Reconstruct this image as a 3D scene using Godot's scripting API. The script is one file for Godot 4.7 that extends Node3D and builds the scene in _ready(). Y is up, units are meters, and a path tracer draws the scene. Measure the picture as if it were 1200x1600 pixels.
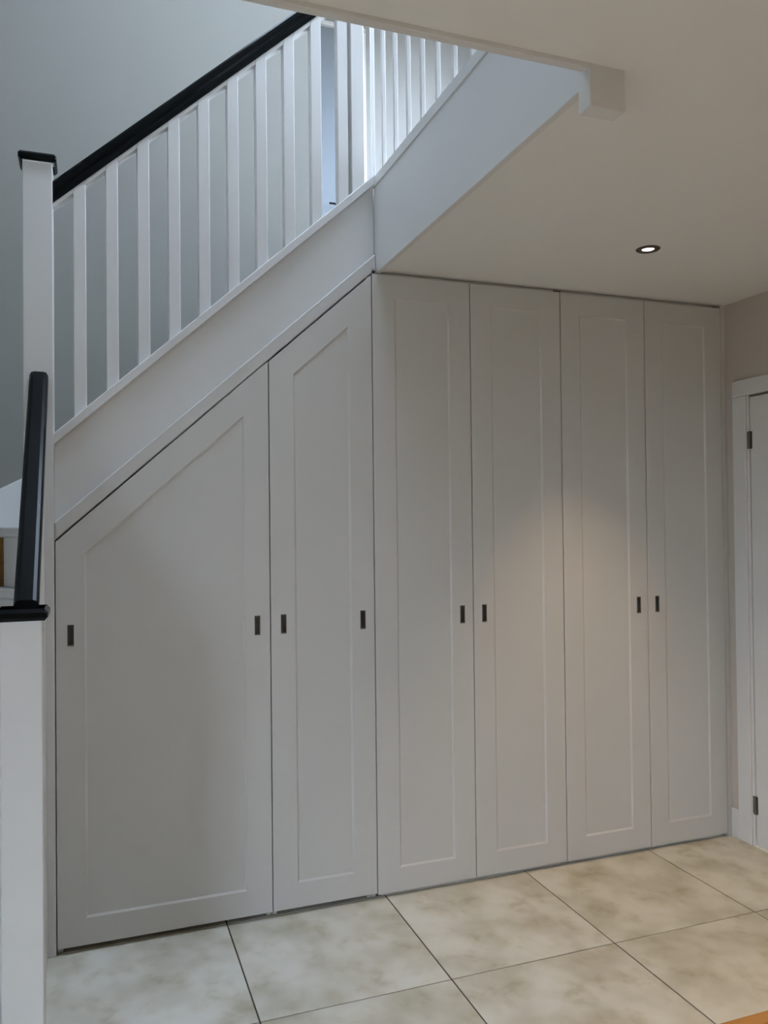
extends Node3D
# Hallway with fitted cupboards under a white staircase. x right along the cupboards, y up, z towards the viewer.

const CEIL := 2.40          # ground floor ceiling
const UP := 2.72            # upper floor level
const ROOF := 5.12          # upper floor ceiling
const XL := -1.05           # wall faces
const XR := 2.918
const ZB := -0.95
const ZF := 5.0
const PITCH := 0.89         # slope of the flight beside the cupboards

var M := {}
var taken := {}
var rng := RandomNumberGenerator.new()

# ------------------------------------------------------------------ helpers
func numbered(called: String) -> String:
	var n: int = taken.get(called, 0)
	taken[called] = n + 1
	return called if n == 0 else "%s_%03d" % [called, n]

func begin() -> SurfaceTool:
	var st := SurfaceTool.new()
	st.begin(Mesh.PRIMITIVE_TRIANGLES)
	st.set_smooth_group(-1)
	return st

func tri(st: SurfaceTool, a: Vector3, b: Vector3, c: Vector3, ua := Vector2.ZERO, ub := Vector2.ZERO, uc := Vector2.ZERO) -> void:
	# given counter-clockwise seen from outside; Godot wants clockwise
	st.set_uv(ua); st.add_vertex(a)
	st.set_uv(uc); st.add_vertex(c)
	st.set_uv(ub); st.add_vertex(b)

func quad(st: SurfaceTool, a: Vector3, b: Vector3, c: Vector3, d: Vector3) -> void:
	tri(st, a, b, c); tri(st, a, c, d)

func inset(poly: Array, d: float) -> Array:
	var out := []
	var n := poly.size()
	for i in n:
		var p0: Vector2 = poly[(i + n - 1) % n]
		var p1: Vector2 = poly[i]
		var p2: Vector2 = poly[(i + 1) % n]
		var e0 := (p1 - p0).normalized()
		var e1 := (p2 - p1).normalized()
		var n0 := Vector2(-e0.y, e0.x)
		var n1 := Vector2(-e1.y, e1.x)
		var hit = Geometry2D.line_intersects_line(p1 + n0 * d, e0, p1 + n1 * d, e1)
		out.append(hit if hit != null else p1 + n0 * d)
	return out

# counter-clockwise polygon in local x,y pushed along local z from z0 to z1, edges chamfered
func prism(st: SurfaceTool, poly: Array, z0: float, z1: float, bev := 0.0, xf := Transform3D(), uvo := Vector2.ZERO) -> void:
	var n := poly.size()
	var small := inset(poly, bev) if bev > 0.0 else poly
	var rings := [[small, z0], [poly, z0 + bev], [poly, z1 - bev], [small, z1]] if bev > 0.0 else [[poly, z0], [poly, z1]]
	for r in rings.size() - 1:
		for i in n:
			var j := (i + 1) % n
			var a: Vector2 = rings[r][0][i]
			var b: Vector2 = rings[r][0][j]
			var c: Vector2 = rings[r + 1][0][j]
			var d: Vector2 = rings[r + 1][0][i]
			var za: float = rings[r][1]
			var zc: float = rings[r + 1][1]
			var va := xf * Vector3(a.x, a.y, za)
			var vb := xf * Vector3(b.x, b.y, za)
			var vc := xf * Vector3(c.x, c.y, zc)
			var vd := xf * Vector3(d.x, d.y, zc)
			tri(st, va, vb, vc, a + uvo, b + uvo, c + uvo)
			tri(st, va, vc, vd, a + uvo, c + uvo, d + uvo)
	var pk := PackedVector2Array(small)
	var idx := Geometry2D.triangulate_polygon(pk)
	for k in range(0, idx.size(), 3):
		var p := pk[idx[k]]
		var q := pk[idx[k + 1]]
		var r2 := pk[idx[k + 2]]
		if (q - p).cross(r2 - p) < 0.0:
			var t := q
			q = r2
			r2 = t
		tri(st, xf * Vector3(p.x, p.y, z1), xf * Vector3(q.x, q.y, z1), xf * Vector3(r2.x, r2.y, z1), p + uvo, q + uvo, r2 + uvo)
		tri(st, xf * Vector3(p.x, p.y, z0), xf * Vector3(r2.x, r2.y, z0), xf * Vector3(q.x, q.y, z0), p + uvo, r2 + uvo, q + uvo)

func rect(x0: float, y0: float, x1: float, y1: float, c := 0.0) -> Array:
	if c <= 0.0:
		return [Vector2(x0, y0), Vector2(x1, y0), Vector2(x1, y1), Vector2(x0, y1)]
	return [Vector2(x0 + c, y0), Vector2(x1 - c, y0), Vector2(x1, y0 + c), Vector2(x1, y1 - c), Vector2(x1 - c, y1), Vector2(x0 + c, y1), Vector2(x0, y1 - c), Vector2(x0, y0 + c)]

func rounded(x0: float, y0: float, x1: float, y1: float, r: float, k := 5) -> Array:
	var out := []
	for q in [[x1 - r, y0 + r, -PI / 2], [x1 - r, y1 - r, 0.0], [x0 + r, y1 - r, PI / 2], [x0 + r, y0 + r, PI]]:
		for i in k + 1:
			var a: float = q[2] + PI / 2 * i / k
			out.append(Vector2(q[0] + r * cos(a), q[1] + r * sin(a)))
	return out

# axis-aligned box with chamfered edges, extruded along its longest side
func bx(st: SurfaceTool, a: Vector3, b: Vector3, c := 0.0) -> void:
	var lo := a.min(b)
	var hi := a.max(b)
	var s := hi - lo
	c = minf(c, minf(s.x, minf(s.y, s.z)) * 0.45)
	if s.y >= s.x and s.y >= s.z:   # local (x,y,z) -> world (z,x,y)
		prism(st, rect(lo.z, lo.x, hi.z, hi.x, c), lo.y, hi.y, c, Transform3D(Basis(Vector3(0, 0, 1), Vector3(1, 0, 0), Vector3(0, 1, 0)), Vector3.ZERO))
	elif s.x >= s.z:                # -> world (y,z,x)
		prism(st, rect(lo.y, lo.z, hi.y, hi.z, c), lo.x, hi.x, c, Transform3D(Basis(Vector3(0, 1, 0), Vector3(0, 0, 1), Vector3(1, 0, 0)), Vector3.ZERO))
	else:
		prism(st, rect(lo.x, lo.y, hi.x, hi.y, c), lo.z, hi.z, c)

func lathe(st: SurfaceTool, prof: Array, n: int, at: Vector3) -> void:
	for i in n:
		var a0 := TAU * i / n
		var a1 := TAU * (i + 1) / n
		for k in prof.size() - 1:
			var p: Vector2 = prof[k]
			var q: Vector2 = prof[k + 1]
			var v := [at + Vector3(p.x * cos(a0), p.y, p.x * sin(a0)), at + Vector3(p.x * cos(a1), p.y, p.x * sin(a1)), at + Vector3(q.x * cos(a1), q.y, q.x * sin(a1)), at + Vector3(q.x * cos(a0), q.y, q.x * sin(a0))]
			if p.x > 1e-6:
				tri(st, v[0], v[1], v[2])
			if q.x > 1e-6:
				tri(st, v[0], v[2], v[3])

func obj(called: String, st: SurfaceTool, m: Material, parent: Node3D = self) -> MeshInstance3D:
	st.generate_normals()
	var o := MeshInstance3D.new()
	o.name = numbered(called) if parent == self else called
	o.mesh = st.commit()
	o.material_override = m
	parent.add_child(o, true)
	return o

func box(called: String, m: Material, parent: Node3D, a: Vector3, b: Vector3, c := 0.0) -> MeshInstance3D:
	var st := begin()
	bx(st, a, b, c)
	return obj(called, st, m, parent)

func tag(o: Node, label: String, category: String, group := "", kind := "") -> Node:
	o.set_meta("label", label)
	o.set_meta("category", category)
	if group:
		o.set_meta("group", group)
	if kind:
		o.set_meta("kind", kind)
	return o

func thing(called: String, label: String, category: String, group := "", kind := "") -> Node3D:
	var o := Node3D.new()
	o.name = numbered(called)
	add_child(o)
	tag(o, label, category, group, kind)
	return o

func paint(c: Color, rough: float, spec := 0.5) -> StandardMaterial3D:
	var m := StandardMaterial3D.new()
	m.albedo_color = c
	m.roughness = rough
	m.metallic_specular = spec
	return m

func noise_tex(freq: float, octaves: int, sd: int, cols: Array, offs: Array, size := 1024, kind := FastNoiseLite.TYPE_SIMPLEX_SMOOTH) -> NoiseTexture2D:
	var nz := FastNoiseLite.new()
	nz.noise_type = kind
	nz.seed = sd
	nz.frequency = freq
	nz.fractal_octaves = octaves
	nz.fractal_gain = 0.55
	var g := Gradient.new()
	g.offsets = PackedFloat32Array(offs)
	g.colors = PackedColorArray(cols)
	var t := NoiseTexture2D.new()
	t.width = size
	t.height = size
	t.seamless = true
	t.noise = nz
	t.color_ramp = g
	return t

# ------------------------------------------------------------------ scene
func _ready() -> void:
	rng.seed = 7
	view_and_light()
	materials()
	shell()
	floor_tiles()
	cupboards()
	var stairs := staircase()
	stair_balustrade(stairs)
	lower_balustrade(stairs)
	landing_edge()
	right_door()
	landing_door()
	downlights()
	oak_table()

func view_and_light() -> void:
	var yaw := 0.3469
	var pitch := 0.0128
	var roll := -0.0106
	var fwd := Vector3(sin(yaw) * cos(pitch), sin(pitch), -cos(yaw) * cos(pitch))
	var right := Vector3(cos(yaw), 0, sin(yaw))
	var up := right.cross(fwd)
	var r2 := right * cos(roll) + up * sin(roll)
	var u2 := up * cos(roll) - right * sin(roll)
	var cam := Camera3D.new()
	cam.name = "camera"
	cam.transform = Transform3D(Basis(r2, u2, -fwd), Vector3(0.2062, 1.4303, 2.9071))
	cam.fov = 64.856
	cam.near = 0.05
	cam.current = true
	add_child(cam)

	var sky_mat := ProceduralSkyMaterial.new()      # even overcast sky, slightly blue
	sky_mat.sky_top_color = Color(0.775, 0.84, 0.935)
	sky_mat.sky_horizon_color = Color(0.805, 0.855, 0.925)
	sky_mat.ground_bottom_color = Color(0.32, 0.32, 0.30)
	sky_mat.ground_horizon_color = Color(0.42, 0.42, 0.40)
	sky_mat.energy_multiplier = 1.0
	var sky := Sky.new()
	sky.sky_material = sky_mat
	var env := Environment.new()
	env.background_mode = Environment.BG_SKY
	env.sky = sky
	env.background_energy_multiplier = 30.0
	env.tonemap_mode = Environment.TONE_MAPPER_LINEAR
	env.tonemap_exposure = 0.83
	env.sdfgi_enabled = true
	env.ssao_enabled = true
	env.ssil_enabled = true
	var we := WorldEnvironment.new()
	we.name = "environment"
	we.environment = env
	add_child(we)

func materials() -> void:
	M.white = paint(Color(0.87, 0.868, 0.858), 0.42)
	M.cupboard = paint(Color(0.825, 0.82, 0.805), 0.45)
	M.ceiling = paint(Color(0.93, 0.925, 0.91), 0.9, 0.3)
	M.wall = paint(Color(0.535, 0.53, 0.505), 0.9, 0.3)
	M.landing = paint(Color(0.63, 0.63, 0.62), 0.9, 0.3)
	M.hall = paint(Color(0.79, 0.755, 0.715), 0.9, 0.3)
	M.inside = paint(Color(0.80, 0.79, 0.77), 0.7, 0.3)
	M.black = paint(Color(0.055, 0.07, 0.075), 0.22, 0.24)
	M.grey = paint(Color(0.50, 0.53, 0.56), 0.5)
	M.grout = paint(Color(0.33, 0.31, 0.27), 0.95, 0.2)
	M.frame = paint(Color(0.85, 0.85, 0.85), 0.5)
	M.jute = paint(Color(1, 1, 1), 0.95, 0.2)
	M.jute.albedo_texture = noise_tex(0.06, 4, 5, [Color(0.36, 0.25, 0.13), Color(0.50, 0.37, 0.21), Color(0.58, 0.45, 0.28)], [0.2, 0.55, 0.9], 512)
	M.jute.uv1_triplanar = true
	M.jute.uv1_scale = Vector3(4, 4, 4)
	M.pull = paint(Color(0.36, 0.36, 0.355), 0.5)
	M.pull.metallic = 0.3
	M.hinge = paint(Color(0.42, 0.40, 0.38), 0.4)
	M.hinge.metallic = 0.8
	M.bezel = paint(Color(0.36, 0.34, 0.31), 0.35)
	M.bezel.metallic = 0.9
	M.glass = paint(Color(0.95, 0.97, 0.97, 0.06), 0.02)
	M.glass.transparency = BaseMaterial3D.TRANSPARENCY_ALPHA
	M.lens = paint(Color(1, 1, 1), 0.3)
	M.lens.emission_enabled = true
	M.lens.emission = Color(1.0, 0.96, 0.90)
	M.lens.emission_energy_multiplier = 6.0
	M.tile = paint(Color(1, 1, 1), 0.55, 0.4)
	M.tile.albedo_texture = noise_tex(0.0030, 3, 21, [Color(0.775, 0.755, 0.69), Color(0.815, 0.80, 0.745), Color(0.845, 0.83, 0.78), Color(0.86, 0.85, 0.805)], [0.20, 0.44, 0.62, 0.85])
	M.tile.detail_enabled = true
	M.tile.detail_blend_mode = BaseMaterial3D.BLEND_MODE_MUL
	M.tile.detail_albedo = noise_tex(0.006, 6, 4, [Color(0.89, 0.875, 0.83), Color(0.955, 0.948, 0.925), Color(0.985, 0.98, 0.97), Color(1, 1, 1)], [0.10, 0.30, 0.48, 0.72])
	M.oak = paint(Color(1, 1, 1), 0.4)
	M.oak.albedo_texture = noise_tex(0.012, 4, 9, [Color(0.50, 0.33, 0.15), Color(0.62, 0.43, 0.21), Color(0.70, 0.50, 0.27)], [0.2, 0.5, 0.85], 512)
	M.oak.uv1_triplanar = true
	M.oak.uv1_scale = Vector3(0.35, 6, 6)

# ------------------------------------------------------------------ setting
func shell() -> void:
	var st := begin()   # stairwell rear wall, ending where the landing corridor opens
	bx(st, Vector3(XL - 0.15, -0.1, ZB - 0.15), Vector3(XR + 0.15, UP, ZB))
	bx(st, Vector3(XL - 0.15, UP, ZB - 0.15), Vector3(1.29, ROOF + 0.2, ZB))
	bx(st, Vector3(1.14, UP - 0.3, -2.4), Vector3(1.29, ROOF + 0.2, ZB - 0.15))
	tag(obj("wall_back", st, M.wall), "grey plastered stairwell wall behind the balusters", "wall", "", "structure")

	st = begin()   # end wall of the landing, seen bright between the spindles
	bx(st, Vector3(1.97, UP - 0.3, -2.4), Vector3(XR, ROOF + 0.2, -2.25))
	bx(st, Vector3(1.29, 4.79, -2.4), Vector3(1.97, ROOF + 0.2, -2.25))
	tag(obj("wall_landing", st, M.landing), "white end wall of the landing glimpsed between the slim spindles", "wall", "", "structure")

	st = begin()   # left wall with the glazed entrance beside the viewer
	bx(st, Vector3(XL - 0.15, -0.1, ZB), Vector3(XL, ROOF + 0.2, 2.20))
	bx(st, Vector3(XL - 0.15, 2.15, 2.20), Vector3(XL, ROOF + 0.2, 3.05))
	bx(st, Vector3(XL - 0.15, -0.1, 2.20), Vector3(XL, 0.05, 3.05))
	bx(st, Vector3(XL - 0.15, -0.1, 3.05), Vector3(XL, ROOF + 0.2, ZF))
	tag(obj("wall_left", st, M.wall), "grey stairwell side wall left of the lower flight", "wall", "", "structure")

	st = begin()   # right wall with the doorway beside the cupboards
	bx(st, Vector3(XR, -0.1, ZB), Vector3(XR + 0.15, CEIL, 0.135))
	bx(st, Vector3(XR, 1.985, 0.135), Vector3(XR + 0.15, CEIL, 0.925))
	bx(st, Vector3(XR, -0.1, 0.925), Vector3(XR + 0.15, CEIL, ZF))
	bx(st, Vector3(XR, CEIL, -2.4), Vector3(XR + 0.15, 3.30, ZF))
	bx(st, Vector3(XR, 4.85, -2.4), Vector3(XR + 0.15, ROOF + 0.2, ZF))
	bx(st, Vector3(XR, 3.30, -2.4), Vector3(XR + 0.15, 4.85, -1.90))
	bx(st, Vector3(XR, 3.30, 0.50), Vector3(XR + 0.15, 4.85, ZF))
	bx(st, Vector3(XR + 0.15, -0.1, -0.1), Vector3(XR + 0.25, CEIL, 1.2))
	tag(obj("wall_right", st, M.hall), "greige wall around the white door at the right", "wall", "", "structure")

	st = begin()   # front wall behind the viewer
	bx(st, Vector3(XL - 0.15, -0.1, ZF), Vector3(XR + 0.15, ROOF + 0.2, ZF + 0.2))
	tag(obj("wall_front", st, M.hall), "plain greige wall behind the viewer", "wall", "", "structure")

	var w := thing("window_1", "white framed glazed entrance beside the viewer, out of view", "window", "", "structure")
	for z in [2.20, 2.595, 2.99]:
		box("frame_post", M.frame, w, Vector3(XL - 0.11, 0.05, z), Vector3(XL - 0.04, 2.15, z + 0.06), 0.004)
	for y in [0.05, 2.09]:
		box("frame_rail", M.frame, w, Vector3(XL - 0.11, y, 2.26), Vector3(XL - 0.04, y + 0.06, 2.99), 0.004)
	for z in [2.26, 2.655]:
		box("pane", M.glass, w, Vector3(XL - 0.08, 0.11, z), Vector3(XL - 0.074, 2.09, z + 0.335))

	st = begin()   # ceiling of the hall, which is the upper floor; the stairwell stays open
	bx(st, Vector3(1.255, CEIL, ZB), Vector3(XR, UP, 1.463))
	bx(st, Vector3(XL, CEIL, 1.463), Vector3(XR, UP, ZF))
	tag(obj("ceiling", st, M.ceiling), "white plaster ceiling of the hall with an open stairwell", "ceiling", "", "structure")
	tag(box("ceiling", M.ceiling, self, Vector3(1.29, CEIL, -2.4), Vector3(XR, UP, ZB)), "landing corridor floor slab behind the stairwell wall", "floor", "", "structure")

	st = begin()   # upper ceiling with the roof light
	var x0 := 0.20; var x1 := 2.15; var z0 := -0.25; var z1 := 1.05
	bx(st, Vector3(XL - 0.15, ROOF, -2.4), Vector3(x0, ROOF + 0.2, ZF + 0.2))
	bx(st, Vector3(x1, ROOF, -2.4), Vector3(XR + 0.15, ROOF + 0.2, ZF + 0.2))
	bx(st, Vector3(x0, ROOF, -2.4), Vector3(x1, ROOF + 0.2, z0))
	bx(st, Vector3(x0, ROOF, z1), Vector3(x1, ROOF + 0.2, ZF + 0.2))
	tag(obj("ceiling", st, M.ceiling), "white upper storey ceiling with a roof light", "ceiling", "", "structure")
	w = thing("window_3", "white framed roof light over the landing", "window", "", "structure")
	for z in [z0, z1 - 0.06]:
		box("frame_rail", M.frame, w, Vector3(x0, ROOF + 0.12, z), Vector3(x1, ROOF + 0.2, z + 0.06), 0.004)
	for x in [x0, x1 - 0.06]:
		box("frame_post", M.frame, w, Vector3(x, ROOF + 0.12, z0 + 0.06), Vector3(x + 0.06, ROOF + 0.2, z1 - 0.06), 0.004)
	box("pane", M.glass, w, Vector3(x0 + 0.06, ROOF + 0.15, z0 + 0.06), Vector3(x1 - 0.06, ROOF + 0.158, z1 - 0.06))
	tag(box("wall_upper", M.wall, self, Vector3(XL, UP, 1.4632), Vector3(XR, ROOF, 1.60)), "upstairs room wall rising from the near side of the stairwell, out of view", "wall", "", "structure")
	w = thing("window_2", "wide white framed landing window upstairs on the right", "window", "", "structure")
	for z in [-1.90, -0.73, 0.44]:
		box("frame_post", M.frame, w, Vector3(XR + 0.05, 3.30, z), Vector3(XR + 0.12, 4.85, z + 0.06), 0.004)
	for y in [3.30, 4.79]:
		box("frame_rail", M.frame, w, Vector3(XR + 0.05, y, -1.84), Vector3(XR + 0.12, y + 0.06, 0.44), 0.004)
	for z in [-1.84, -0.67]:
		box("pane", M.glass, w, Vector3(XR + 0.08, 3.36, z), Vector3(XR + 0.086, 4.79, z + 1.11))

	# lining board around the near edge of the stairwell opening
	tag(box("trim_1", M.white, self, Vector3(XL, 2.389, 1.443), Vector3(1.203, UP + 0.02, 1.4628), 0.002), "white lining board edging the near side of the stairwell opening", "trim", "", "structure")
	# skirting between the cupboards and the door frame
	st = begin()
	bx(st, Vector3(2.904, 0, 0.002), Vector3(XR, 0.13, 0.0465), 0.003)
	tag(obj("baseboard_right", st, M.white), "short white skirting between the cupboards and the door frame", "baseboard", "", "structure")
	st = begin()
	bx(st, Vector3(2.904, 0, 1.014), Vector3(XR, 0.13, ZF), 0.003)
	tag(obj("baseboard_right", st, M.white), "white skirting of the right wall past the door", "baseboard", "", "structure")

func floor_tiles() -> void:
	var f := thing("floor", "large beige stone-effect floor tiles with thin dark joints", "floor", "", "structure")
	box("grout_bed", M.grout, f, Vector3(XL, -0.10, ZB), Vector3(XR, -0.0025, ZF))
	var s := 0.604
	for i in range(-3, 4):
		for j in range(-2, 9):
			var xa := maxf(0.6502 + i * s, XL)
			var xb := minf(0.6502 + (i + 1) * s, XR)
			var za := maxf(0.5871 + (j - 1) * s, ZB)
			var zb := minf(0.5871 + j * s, ZF)
			if xb - xa < 0.02 or zb - za < 0.02:
				continue
			var st := begin()
			var uo := Vector2(rng.randf(), rng.randf())
			var lift := rng.randf_range(-0.0006, 0.0004)
			# local (x,y,z) -> world (x, z) with up as the push direction
			var poly := rect(xa + 0.0025, -zb + 0.0022, xb - 0.0025, -za - 0.0022)
			prism(st, poly, -0.012, lift, 0.0012, Transform3D(Basis(Vector3(1, 0, 0), Vector3(0, 0, -1), Vector3(0, 1, 0)), Vector3.ZERO), uo)
			obj("tile", st, M.tile, f)

# ------------------------------------------------------------------ cupboards
func hole_stile(st: SurfaceTool, xo: float, yo0: float, yo1: float, xi: float, yi0: float, yi1: float, z: float, hole: Array) -> void:
	# one stile of a door between its outer and its inner edge, left or right, with a cut-out for a flush pull
	var flip := xo > xi
	var strips := []
	if hole.is_empty():
		strips.append([Vector2(xo, yo0), Vector2(xi, yi0), Vector2(xi, yi1), Vector2(xo, yo1)])
	else:
		var hx0: float = hole[0]
		var hx1: float = hole[1]
		var hy0: float = hole[2]
		var hy1: float = hole[3]
		var near := hx1 if flip else hx0
		var far := hx0 if flip else hx1
		strips.append([Vector2(xo, yo0), Vector2(xi, yi0), Vector2(xi, hy0), Vector2(xo, hy0)])
		strips.append([Vector2(xo, hy1), Vector2(xi, hy1), Vector2(xi, yi1), Vector2(xo, yo1)])
		strips.append([Vector2(xo, hy0), Vector2(near, hy0), Vector2(near, hy1), Vector2(xo, hy1)])
		strips.append([Vector2(far, hy0), Vector2(xi, hy0), Vector2(xi, hy1), Vector2(far, hy1)])
	for q in strips:
		var v := []
		for p in q:
			v.append(Vector3(p.x, p.y, z))
		if flip:
			quad(st, v[3], v[2], v[1], v[0])
		else:
			quad(st, v[0], v[1], v[2], v[3])

func door_leaf(parent: Node3D, x0: float, x1: float, y0: float, ytl: float, ytr: float, pulls: Array, m: Material) -> void:
	var outer := [Vector2(x0, y0), Vector2(x1, y0), Vector2(x1, ytr), Vector2(x0, ytl)]
	var face := inset(outer, 0.0012)
	var inner := inset(outer, 0.090)
	var low := inset(outer, 0.0970)
	var st := begin()
	var zf := 0.0
	var zb := -0.0195
	var holes := {}
	for side in pulls:
		var hx: float = x0 + 0.0465 if side == "left" else x1 - 0.0465
		holes[side] = [hx - 0.0098, hx + 0.0098, 1.0273, 1.0967]
	hole_stile(st, face[0].x, face[0].y, face[3].y, inner[0].x, inner[0].y, inner[3].y, zf, holes.get("left", []))
	hole_stile(st, face[1].x, face[1].y, face[2].y, inner[1].x, inner[1].y, inner[2].y, zf, holes.get("right", []))
	for k in [[0, 1], [2, 3]]:   # bottom and top rails
		var a: Vector2 = face[k[0]]; var b: Vector2 = face[k[1]]; var c: Vector2 = inner[k[1]]; var d: Vector2 = inner[k[0]]
		quad(st, Vector3(a.x, a.y, zf), Vector3(b.x, b.y, zf), Vector3(c.x, c.y, zf), Vector3(d.x, d.y, zf))
	for i in 4:
		var j := (i + 1) % 4
		var fa: Vector2 = face[i]; var fb: Vector2 = face[j]; var oa: Vector2 = outer[i]; var ob: Vector2 = outer[j]
		quad(st, Vector3(oa.x, oa.y, zf - 0.0012), Vector3(ob.x, ob.y, zf - 0.0012), Vector3(fb.x, fb.y, zf), Vector3(fa.x, fa.y, zf))
		quad(st, Vector3(oa.x, oa.y, zb), Vector3(ob.x, ob.y, zb), Vector3(ob.x, ob.y, zf - 0.0012), Vector3(oa.x, oa.y, zf - 0.0012))
		var ia: Vector2 = inner[i]; var ib: Vector2 = inner[j]; var la: Vector2 = low[i]; var lb: Vector2 = low[j]
		quad(st, Vector3(ia.x, ia.y, zf), Vector3(ib.x, ib.y, zf), Vector3(lb.x, lb.y, zf - 0.0050), Vector3(la.x, la.y, zf - 0.0050))
	quad(st, Vector3(outer[3].x, outer[3].y, zb), Vector3(outer[2].x, outer[2].y, zb), Vector3(outer[1].x, outer[1].y, zb), Vector3(outer[0].x, outer[0].y, zb))
	var door := obj("door", st, m, parent)
	st = begin()
	prism(st, low, -0.012, -0.0050)
	obj("panel", st, m, door)
	for side in pulls:
		var h: Array = holes[side]
		st = begin()
		var rim := [[h[0] - 0.0005, h[2] - 0.0005, h[1] + 0.0005, h[3] + 0.0005, 0.0], [h[0], h[2], h[1], h[3], 0.0012], [h[0] + 0.0032, h[2] + 0.0045, h[1] - 0.0032, h[3] - 0.0045, 0.0012], [h[0] + 0.0036, h[2] + 0.005, h[1] - 0.0036, h[3] - 0.005, -0.0115]]
		for k in 3:
			var p: Array = rim[k]
			var q: Array = rim[k + 1]
			var pc := [Vector3(p[0], p[1], p[4]), Vector3(p[2], p[1], p[4]), Vector3(p[2], p[3], p[4]), Vector3(p[0], p[3], p[4])]
			var qc := [Vector3(q[0], q[1], q[4]), Vector3(q[2], q[1], q[4]), Vector3(q[2], q[3], q[4]), Vector3(q[0], q[3], q[4])]
			for i in 4:
				quad(st, pc[i], pc[(i + 1) % 4], qc[(i + 1) % 4], qc[i])
			if k == 2:
				quad(st, qc[0], qc[1], qc[2], qc[3])
		obj("flush_pull", st, M.pull, door)

func cupboards() -> void:
	var g := 0.0018
	var b := 0.0155
	var b2 := 0.0215   # the two pull-outs clear the floor by more
	var xs := [0.0862, 0.8136, 1.2163, 1.6325, 2.0503, 2.4723, 2.8898]
	var top := func(x: float) -> float: return 1.380 + 0.8895 * (x - 0.0862)
	var t := thing("pull_out_cupboard", "widest cupboard front with the long sloping top beside the tall newel post", "cupboard", "cupboards under the stairs")
	door_leaf(t, xs[0] + g, xs[1] - g, b2, top.call(xs[0]) - 0.004, top.call(xs[1]) - 0.004, ["left", "right"], M.cupboard)
	for x in [xs[0] + 0.002, xs[1] - 0.0195]:
		var hgt: float = top.call(x) - 0.08
		box("carcass_side", M.inside, t, Vector3(x, 0.001, -0.86), Vector3(x + 0.0175, hgt, -0.024), 0.001)
	box("carcass_back", M.inside, t, Vector3(xs[0] + 0.02, 0.06, -0.85), Vector3(xs[1] - 0.02, 1.25, -0.835), 0.001)
	box("carcass_base", M.inside, t, Vector3(xs[0] + 0.02, 0.06, -0.834), Vector3(xs[1] - 0.02, 0.078, -0.03), 0.001)
	t = thing("pull_out_cupboard", "narrow cupboard front with a sloping top and a pull at each side", "cupboard", "cupboards under the stairs")
	door_leaf(t, xs[1] + g, xs[2] - g, b2, top.call(xs[1]) - 0.004, top.call(xs[2]) - 0.006, ["left", "right"], M.cupboard)
	for x in [xs[1] + 0.002, xs[2] - 0.037]:
		var hgt2: float = top.call(x) - 0.08
		box("carcass_side", M.inside, t, Vector3(x, 0.001, -0.86), Vector3(x + 0.0175, hgt2, -0.024), 0.001)
	box("carcass_back", M.inside, t, Vector3(xs[1] + 0.02, 0.06, -0.85), Vector3(xs[2] - 0.04, 1.9, -0.835), 0.001)
	box("carcass_base", M.inside, t, Vector3(xs[1] + 0.02, 0.06, -0.834), Vector3(xs[2] - 0.04, 0.078, -0.03), 0.001)
	var names := ["tall double cupboard between the sloping fronts and the last pair of doors", "tall double cupboard at the right end beside the white door"]
	for k in 2:
		t = thing("tall_cupboard", names[k], "cupboard", "cupboards under the stairs")
		var a: float = xs[2 + 2 * k]
		var m: float = xs[3 + 2 * k]
		var e: float = xs[4 + 2 * k]
		door_leaf(t, a + g, m - g, b, 2.3852, 2.3852, ["right"], M.cupboard)
		door_leaf(t, m + g, e - g, b, 2.3852, 2.3852, ["left"], M.cupboard)
		var a2 := a - 0.018 if k == 0 else a + 0.001
		box("carcass_side", M.inside, t, Vector3(a2, 0.001, -0.86), Vector3(a2 + 0.0175, 2.38, -0.024), 0.001)
		box("carcass_side", M.inside, t, Vector3(e - 0.0185, 0.001, -0.86), Vector3(e - 0.001, 2.38, -0.024), 0.001)
		box("carcass_back", M.inside, t, Vector3(a + 0.02, 0.06, -0.85), Vector3(e - 0.02, 2.38, -0.835), 0.001)
		box("plinth", M.cupboard, t, Vector3(a + 0.0195, 0.0005, -0.036), Vector3(e - 0.0195, 0.09, -0.021), 0.001)
		box("top_infill", M.cupboard, t, Vector3(a + 0.02, 2.30, -0.038), Vector3(e - 0.02, 2.3995, -0.0205), 0.001)
	# scribed filler up to the right wall
	tag(box("trim_2", M.cupboard, self, Vector3(2.8918, 0.0005, -0.03), Vector3(XR - 0.0005, 2.3995, -0.003), 0.001), "slim white filler strip between the last cupboard and the wall", "trim", "", "structure")
	# sloping frame strip between the cupboard fronts and the stair string
	var st := begin()
	var x0 := 0.0855
	var x1 := 1.2190
	var lo := func(x: float) -> float: return 1.3815 + 0.8895 * (x - 0.0862) + 0.0005
	var hi := func(x: float) -> float: return 1.443 + 0.889 * (x - 0.0862)
	prism(st, [Vector2(x0, lo.call(x0)), Vector2(x1, lo.call(x1)), Vector2(x1, 2.4010), Vector2(1.2346, 2.4010), Vector2(1.2346, hi.call(1.2346)), Vector2(x0, hi.call(x0))], -0.0205, 0.0, 0.0035)
	tag(obj("trim_3", st, M.cupboard), "sloping white strip above the two sloping cupboard fronts", "trim", "", "structure")

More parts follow.
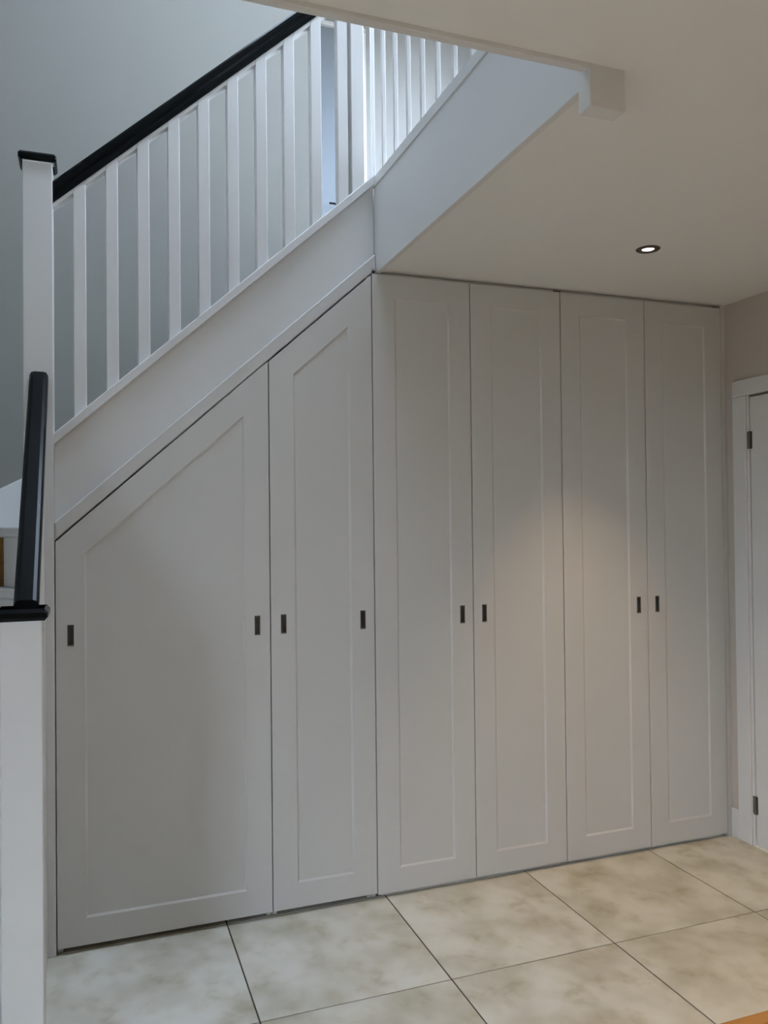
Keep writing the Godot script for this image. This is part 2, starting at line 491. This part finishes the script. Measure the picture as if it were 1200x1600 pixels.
# ------------------------------------------------------------------ stairs
func staircase() -> Node3D:
	var s := thing("staircase", "white painted staircase with black handrails turning right above the cupboards", "staircase")
	var st := begin()   # closed string above the cupboards
	var lo := func(x: float) -> float: return 1.43 + PITCH * (x - 0.0862)
	var hi := func(x: float) -> float: return 1.710 + 0.895 * (x - 0.0862)
	prism(st, [Vector2(0.0855, lo.call(0.0855)), Vector2(1.2345, lo.call(1.2345)), Vector2(1.2345, hi.call(1.2345)), Vector2(0.0855, hi.call(0.0855))], -0.068, -0.022)
	obj("string_board", st, M.white, s)
	st = begin()   # closed string of the lower flight, seen on edge behind the near newel
	var zx := Transform3D(Basis(Vector3(0, 0, -1), Vector3(0, 1, 0), Vector3(1, 0, 0)), Vector3.ZERO)   # local x -> -z, push -> +x
	prism(st, [Vector2(-0.73, 0.0), Vector2(-0.0005, 0.0), Vector2(-0.0005, 1.13), Vector2(-0.73, 0.43)], 0.020, 0.058, 0.003, zx)
	obj("string_board", st, M.white, s)
	st = begin()   # wall string on the stairwell wall
	prism(st, [Vector2(XL, 1.0), Vector2(0.1, 1.3), Vector2(1.28, 2.3), Vector2(1.28, 2.85), Vector2(0.12, 1.79), Vector2(-0.085, 1.638), Vector2(-0.40, 1.472), Vector2(XL, 1.25)], ZB + 0.0005, ZB + 0.02, 0.002)
	obj("wall_string", st, M.white, s)
	# lower flight: four treads
	var r1 := 1.425 / 7.0
	for n in range(1, 5):
		var z := 0.80 - (n - 1) * 0.20
		var y := r1 * n
		box("tread", M.white, s, Vector3(XL + 0.002, y - 0.03, z - 0.215), Vector3(0.0195, y, z + 0.02), 0.006)
		box("riser", M.white, s, Vector3(XL + 0.002, y - r1, z - 0.02), Vector3(0.0195, y - 0.0305, z - 0.001))
	# winder: three kite treads turning about the tall newel
	var pv := Vector2(-0.0075, -0.03)
	var ed := XL + 0.002
	var zbk := ZB + 0.021
	var rays := [Vector2(ed, pv.y), Vector2(ed, pv.y + (ed - pv.x) * tan(PI / 6)), Vector2(pv.x - (pv.y - zbk) * tan(PI / 6), zbk), Vector2(pv.x, zbk)]
	var flat := Transform3D(Basis(Vector3(1, 0, 0), Vector3(0, 0, -1), Vector3(0, 1, 0)), Vector3.ZERO)   # local (x,-z), push up
	for k in 3:
		var y := r1 * (5 + k)
		var poly := [pv, rays[k], rays[k + 1]] if k != 1 else [pv, rays[1], Vector2(ed, zbk), rays[2]]
		var local := []
		for p in poly:
			local.append(Vector2(p.x, -p.y))
		if Geometry2D.is_polygon_clockwise(PackedVector2Array(local)):
			local.reverse()
		st = begin()
		prism(st, local, y - 0.034, y, 0.004, flat)
		obj("tread", st, M.white, s)
		# riser below the front edge of this tread
		var d: Vector2 = (rays[k] - pv)
		var ln := d.length()
		d /= ln
		st = begin()
		var nx := Vector3(d.x, 0, d.y)
		var back := Vector3(-d.y, 0, d.x)
		if back.dot(Vector3(-0.3, 0, -0.9)) < 0.0:
			back = -back
		prism(st, rect(0.0, y - r1, ln - 0.01, y - 0.0345), 0.006, 0.022, 0.0, Transform3D(Basis(nx, Vector3(0, 1, 0), back), Vector3(pv.x, 0, pv.y)))
		obj("riser", st, M.white, s)
	# upper flight
	var r2 := (UP - 1.425) / 7.0
	for n in range(1, 7):
		var x := 0.0 + (n - 1) * 0.205
		var y := 1.425 + r2 * n
		box("tread", M.white, s, Vector3(x - 0.02, y - 0.03, zbk), Vector3(x + 0.205, y, -0.0935 if n == 1 else -0.0685), 0.006)
		box("riser", M.white, s, Vector3(x, y - r2, zbk), Vector3(x + 0.018, y - 0.0305, -0.0935 if n == 1 else -0.0685))
	box("riser", M.white, s, Vector3(1.23, UP - r2, zbk), Vector3(1.248, UP - 0.002, -0.07))
	# runner up the middle, its edge just in view at the turn
	st = begin()
	for n in range(1, 5):
		var z := 0.80 - (n - 1) * 0.20
		var y := r1 * n
		bx(st, Vector3(-0.85, y - r1, z), Vector3(-0.20, y - 0.0305, z + 0.006))
		bx(st, Vector3(-0.85, y - 0.03, z + 0.0205), Vector3(-0.20, y + 0.006, z + 0.027))
		bx(st, Vector3(-0.85, y + 0.0005, z - 0.20), Vector3(-0.20, y + 0.006, z + 0.0205))
	for k in 3:
		var y := r1 * (5 + k)
		var d: Vector2 = (rays[k] - pv).normalized()
		var nx := Vector3(d.x, 0, d.y)
		var back := Vector3(-d.y, 0, d.x)
		if back.dot(Vector3(-0.3, 0, -0.9)) < 0.0:
			back = -back
		prism(st, rect(0.165, y - r1 + 0.0005, 0.80, y - 0.0345), 0.0, 0.0055, 0.0, Transform3D(Basis(nx, Vector3(0, 1, 0), back), Vector3(pv.x, 0, pv.y)))
		var a: Vector2 = (rays[k] - pv).normalized()
		var c: Vector2 = (rays[k + 1] - pv).normalized()
		var q := [pv + a * 0.165, pv + a * 0.80, pv + (a + c).normalized() * 0.86, pv + c * 0.80, pv + c * 0.165]
		var local := []
		for p in q:
			local.append(Vector2(p.x, -p.y))
		if Geometry2D.is_polygon_clockwise(PackedVector2Array(local)):
			local.reverse()
		if k < 2:
			prism(st, local, y + 0.0005, y + 0.006, 0.0, flat)
	var run := obj("runner", st, M.jute, s)
	run.set_meta("label", "brown woven stair runner")
	return s

func newel(parent: Node3D, x0: float, z1: float, h: float) -> void:
	var w := 0.092
	var p := box("newel_post", M.white, parent, Vector3(x0, 0.0005, z1 - w), Vector3(x0 + w, h, z1), 0.002)
	var st := begin()   # bull-nosed cap
	var o := 0.0135
	prism(st, rounded(x0 - o, -z1 - o, x0 + w + o, -z1 + w + o, 0.006, 3), h + 0.0002, h + 0.029, 0.0085, Transform3D(Basis(Vector3(1, 0, 0), Vector3(0, 0, -1), Vector3(0, 1, 0)), Vector3.ZERO))
	var c := obj("newel_cap", st, M.black, p)
	c.set_meta("label", "black newel cap")

func rail_section(w: float, h: float) -> Array:
	# handrail seen on end: rounded top, cove below, narrower foot
	var a := w / 2.0
	return [Vector2(-a * 0.80, -h), Vector2(a * 0.80, -h), Vector2(a * 0.84, -h * 0.80), Vector2(a * 0.80, -h * 0.62), Vector2(a * 0.97, -h * 0.50), Vector2(a, -h * 0.36), Vector2(a * 0.95, -h * 0.16), Vector2(a * 0.78, -h * 0.04), Vector2(a * 0.5, 0), Vector2(-a * 0.5, 0), Vector2(-a * 0.78, -h * 0.04), Vector2(-a * 0.95, -h * 0.16), Vector2(-a, -h * 0.36), Vector2(-a * 0.97, -h * 0.50), Vector2(-a * 0.80, -h * 0.62), Vector2(-a * 0.84, -h * 0.80)]

func stair_balustrade(t: Node3D) -> void:
	newel(t, -0.0073, 0.0, 2.648)
	# along the slope: local x -> -z, local y -> up, push -> along the pitch
	var along := func(y: float, slope: float) -> Transform3D:
		return Transform3D(Basis(Vector3(0, 0, -1), Vector3(0, 1, 0), Vector3(1, slope, 0)), Vector3(0.0, y, -0.046))
	var st := begin()
	prism(st, rail_section(0.060, 0.077), 0.0850, 1.1495, 0.0, along.call(2.602 - 0.0862 * PITCH, PITCH))
	var rail := obj("handrail", st, M.black, t)
	st = begin()   # base rail with a groove for the balusters
	prism(st, [Vector2(-0.046, -0.036), Vector2(0.036, -0.036), Vector2(0.036, -0.004), Vector2(0.032, 0.0), Vector2(0.0215, 0.0), Vector2(0.0210, -0.006), Vector2(-0.0210, -0.006), Vector2(-0.0215, 0.0), Vector2(-0.042, 0.0), Vector2(-0.046, -0.004)], 0.0852, 1.2340, 0.0, along.call(1.742 - 0.0862 * 0.895, 0.895))
	var base := obj("base_rail", st, M.white, t)
	var xb := []
	for i in 10:
		xb.append(0.1490 + 0.1052 * i)
	for x in xb:
		var y0: float = 1.742 + 0.895 * (x - 0.0862) - 0.012
		var y1: float = 2.602 - 0.06 + PITCH * (x - 0.0862)
		box("baluster", M.white, t, Vector3(x, y0, -0.0665), Vector3(x + 0.041, y1 + 0.02, -0.0255), 0.0025)
	var ends := [0.0856] + xb.map(func(x): return x + 0.0412)
	var starts: Array = xb.map(func(x): return x - 0.0002) + [1.149]
	for i in ends.size():
		if starts[i] - ends[i] < 0.004:
			continue
		st = begin()
		prism(st, rect(-0.0205, -0.092, 0.0205, -0.0772), ends[i], starts[i], 0.0, along.call(2.602 - 0.0862 * PITCH, PITCH))
		obj("fillet", st, M.white, rail)
		st = begin()
		prism(st, rect(-0.0205, -0.0058, 0.0205, 0.0005), ends[i], starts[i], 0.0, along.call(1.742 - 0.0862 * 0.895, 0.895))
		obj("fillet", st, M.white, base)
	# half newel against the landing edge
	box("half_newel", M.white, t, Vector3(1.1500, 2.62, -0.117), Vector3(1.2020, 3.90, -0.0235), 0.002)

func lower_balustrade(t: Node3D) -> void:
	newel(t, -0.0005, 0.820, 1.205)
	var st := begin()
	var slope := (1.945 - 1.247) / 0.728
	var lean := 0.010 / 0.728
	prism(st, rail_section(0.060, 0.075), 0.0003, 0.7275, 0.0, Transform3D(Basis(Vector3(1, 0, 0), Vector3(0, 1, 0), Vector3(lean, -slope, 1)), Vector3(0.0400, 1.945, 0)))
	obj("handrail", st, M.black, t)
	for i in 6:
		var z := 0.085 + 0.1055 * i
		var y1 := 1.945 - slope * z - 0.05
		var y0 := 1.13 - 0.959 * z - 0.06
		box("baluster", M.white, t, Vector3(0.0205, y0, z - 0.0205), Vector3(0.0575, y1, z + 0.0205), 0.0025)

func landing_edge() -> void:
	var x := 1.235
	var t := thing("landing_balustrade", "row of slim white spindles on the white landing edge", "balustrade")
	box("fascia_board", M.white, t, Vector3(x, 2.3888, -0.0195), Vector3(x + 0.0195, 2.7195, 1.4175), 0.0015)
	box("base_rail", M.white, t, Vector3(x - 0.003, 2.7197, -0.0195), Vector3(x + 0.045, 2.762, 1.4175), 0.003)
	box("drop_newel", M.white, t, Vector3(1.2033, 2.3092, 1.418), Vector3(1.2940, 3.75, 1.4625), 0.002)
	for i in 12:
		var z := -0.0625 + 0.1267 * i
		if z > 1.40:
			break
		box("spindle", M.white, t, Vector3(x + 0.010, 2.758, z - 0.014), Vector3(x + 0.024, 3.62, z), 0.001)
	var st := begin()
	prism(st, rail_section(0.060, 0.075), -0.02, 1.4175, 0.0, Transform3D(Basis(Vector3(1, 0, 0), Vector3(0, 1, 0), Vector3(0, 0, 1)), Vector3(x + 0.017, 3.68, 0)))
	obj("handrail", st, M.black, t)

# ------------------------------------------------------------------ doors
func right_door() -> void:
	var d := thing("door_1", "white door in a white frame at the right edge", "door", "", "structure")
	var xa := 2.902
	var za := 0.047
	var zi := 0.123
	var ya := 2.043
	var yi := 1.972
	var w := ZF
	w = 1.013
	# architrave: two uprights and a head
	box("architrave", M.white, d, Vector3(xa, 0.0005, za), Vector3(XR, ya - 0.0715, zi), 0.004)
	box("architrave", M.white, d, Vector3(xa, 0.0005, w - 0.076), Vector3(XR, ya - 0.0715, w), 0.004)
	box("architrave", M.white, d, Vector3(xa, ya - 0.071, za), Vector3(XR, ya, w), 0.004)
	# lining behind it
	box("door_lining", M.white, d, Vector3(xa + 0.008, 0.0005, zi + 0.0003), Vector3(XR + 0.15, yi - 0.0005, zi + 0.016), 0.001)
	box("door_lining", M.white, d, Vector3(xa + 0.008, yi + 0.0003, zi), Vector3(XR + 0.15, yi + 0.012, w - 0.077), 0.001)
	box("door_lining", M.white, d, Vector3(xa + 0.008, 0.0005, w - 0.0935), Vector3(XR + 0.15, yi - 0.0005, w - 0.0772), 0.001)
	var leaf := box("leaf", M.white, d, Vector3(xa + 0.010, 0.008, zi + 0.019), Vector3(xa + 0.050, yi - 0.010, w - 0.0965), 0.002)
	for y in [0.145, 1.735]:
		var st := begin()
		prism(st, rounded(-0.006, -0.006, 0.006, 0.006, 0.0055, 4), y, y + 0.076, 0.001, Transform3D(Basis(Vector3(0, 0, 1), Vector3(1, 0, 0), Vector3(0, 1, 0)), Vector3(xa + 0.002, 0, zi + 0.0225)))
		bx(st, Vector3(xa + 0.0075, y, zi + 0.004), Vector3(xa + 0.0098, y + 0.076, zi + 0.03))
		obj("hinge", st, M.hinge, leaf)
	box("lever_plate", M.hinge, leaf, Vector3(xa + 0.004, 0.96, w - 0.16), Vector3(xa + 0.0099, 1.10, w - 0.125), 0.001)
	box("lever_handle", M.hinge, leaf, Vector3(xa - 0.045, 1.04, w - 0.26), Vector3(xa - 0.030, 1.055, w - 0.135), 0.003)

func landing_door() -> void:
	var d := thing("door_2", "grey upstairs door glimpsed behind the top baluster", "door", "", "structure")
	box("frame_post", M.white, d, Vector3(1.292, UP, -2.36), Vector3(1.322, 4.76, -2.235), 0.002)
	box("frame_post", M.white, d, Vector3(1.940, UP, -2.36), Vector3(1.968, 4.76, -2.235), 0.002)
	box("frame_head", M.white, d, Vector3(1.292, 4.762, -2.36), Vector3(1.968, 4.788, -2.235), 0.002)
	var leaf := box("leaf", M.grey, d, Vector3(1.326, UP + 0.008, -2.30), Vector3(1.936, 4.756, -2.26), 0.002)
	box("lever_handle", M.black, leaf, Vector3(1.695, 3.548, -2.222), Vector3(1.83, 3.560, -2.21), 0.003)
	box("lever_rose", M.black, leaf, Vector3(1.805, 3.534, -2.2595), Vector3(1.831, 3.574, -2.2225), 0.003)

# ------------------------------------------------------------------ lamps
func downlights() -> void:
	var spots := [[2.085, 0.525, "lit recessed downlight in the ceiling in front of the tall cupboards"],
		[2.085, 2.10, "recessed downlight in the hall ceiling over the oak table"],
		[0.75, 2.10, "recessed downlight in the hall ceiling just in front of the viewer"],
		[2.085, 3.40, "recessed downlight in the hall ceiling behind the oak table"],
		[0.75, 3.40, "recessed downlight in the hall ceiling just behind the viewer"],
		[2.085, 4.60, "recessed downlight in the hall ceiling by the front wall, right"],
		[0.75, 4.60, "recessed downlight in the hall ceiling by the front wall, left"]]
	for s in spots:
		var at := Vector3(s[0], CEIL, s[1])
		var d := thing("downlight", s[2], "downlight", "ceiling downlights")
		d.position = at
		var st := begin()
		lathe(st, [Vector2(0.0425, 0.0), Vector2(0.0425, -0.0012), Vector2(0.0395, -0.0032), Vector2(0.0240, -0.0036), Vector2(0.0215, -0.0012), Vector2(0.0210, -0.0005)], 48, Vector3.ZERO)
		obj("bezel", st, M.bezel, d)
		st = begin()
		lathe(st, [Vector2(0.0212, -0.0006), Vector2(0.015, -0.0016), Vector2(0.0, -0.0020)], 40, Vector3.ZERO)
		obj("lamp_lens", st, M.lens, d)
		var l := SpotLight3D.new()
		l.name = "lamp_light"
		l.position = Vector3(0, -0.012, 0)
		l.rotation = Vector3(-PI / 2, 0, 0)
		l.light_color = Color(1.0, 0.865, 0.69)
		l.light_energy = 2.0
		l.light_size = 0.022
		l.spot_angle = 34.0
		l.spot_angle_attenuation = 1.0
		l.spot_range = 12.0
		l.spot_attenuation = 2.0
		l.shadow_enabled = true
		d.add_child(l)

# ------------------------------------------------------------------ furniture
func oak_table() -> void:
	var t := thing("oak_table", "oak table top edge in the bottom right corner", "table")
	var y := 0.74
	var st := begin()
	prism(st, rounded(0.93, -2.78, 2.45, -2.012, 0.02, 4), y - 0.032, y, 0.004, Transform3D(Basis(Vector3(1, 0, 0), Vector3(0, 0, -1), Vector3(0, 1, 0)), Vector3.ZERO))
	obj("table_top", st, M.oak, t)
	for x in [0.99, 2.325]:
		for z in [2.072, 2.65]:
			box("leg", M.oak, t, Vector3(x, 0.0005, z), Vector3(x + 0.065, y - 0.0325, z + 0.065), 0.004)
	for z in [2.085, 2.685]:
		box("apron", M.oak, t, Vector3(1.056, y - 0.12, z), Vector3(2.324, y - 0.033, z + 0.02), 0.002)
	for x in [1.005, 2.355]:
		box("apron", M.oak, t, Vector3(x, y - 0.12, 2.138), Vector3(x + 0.02, y - 0.033, 2.649), 0.002)
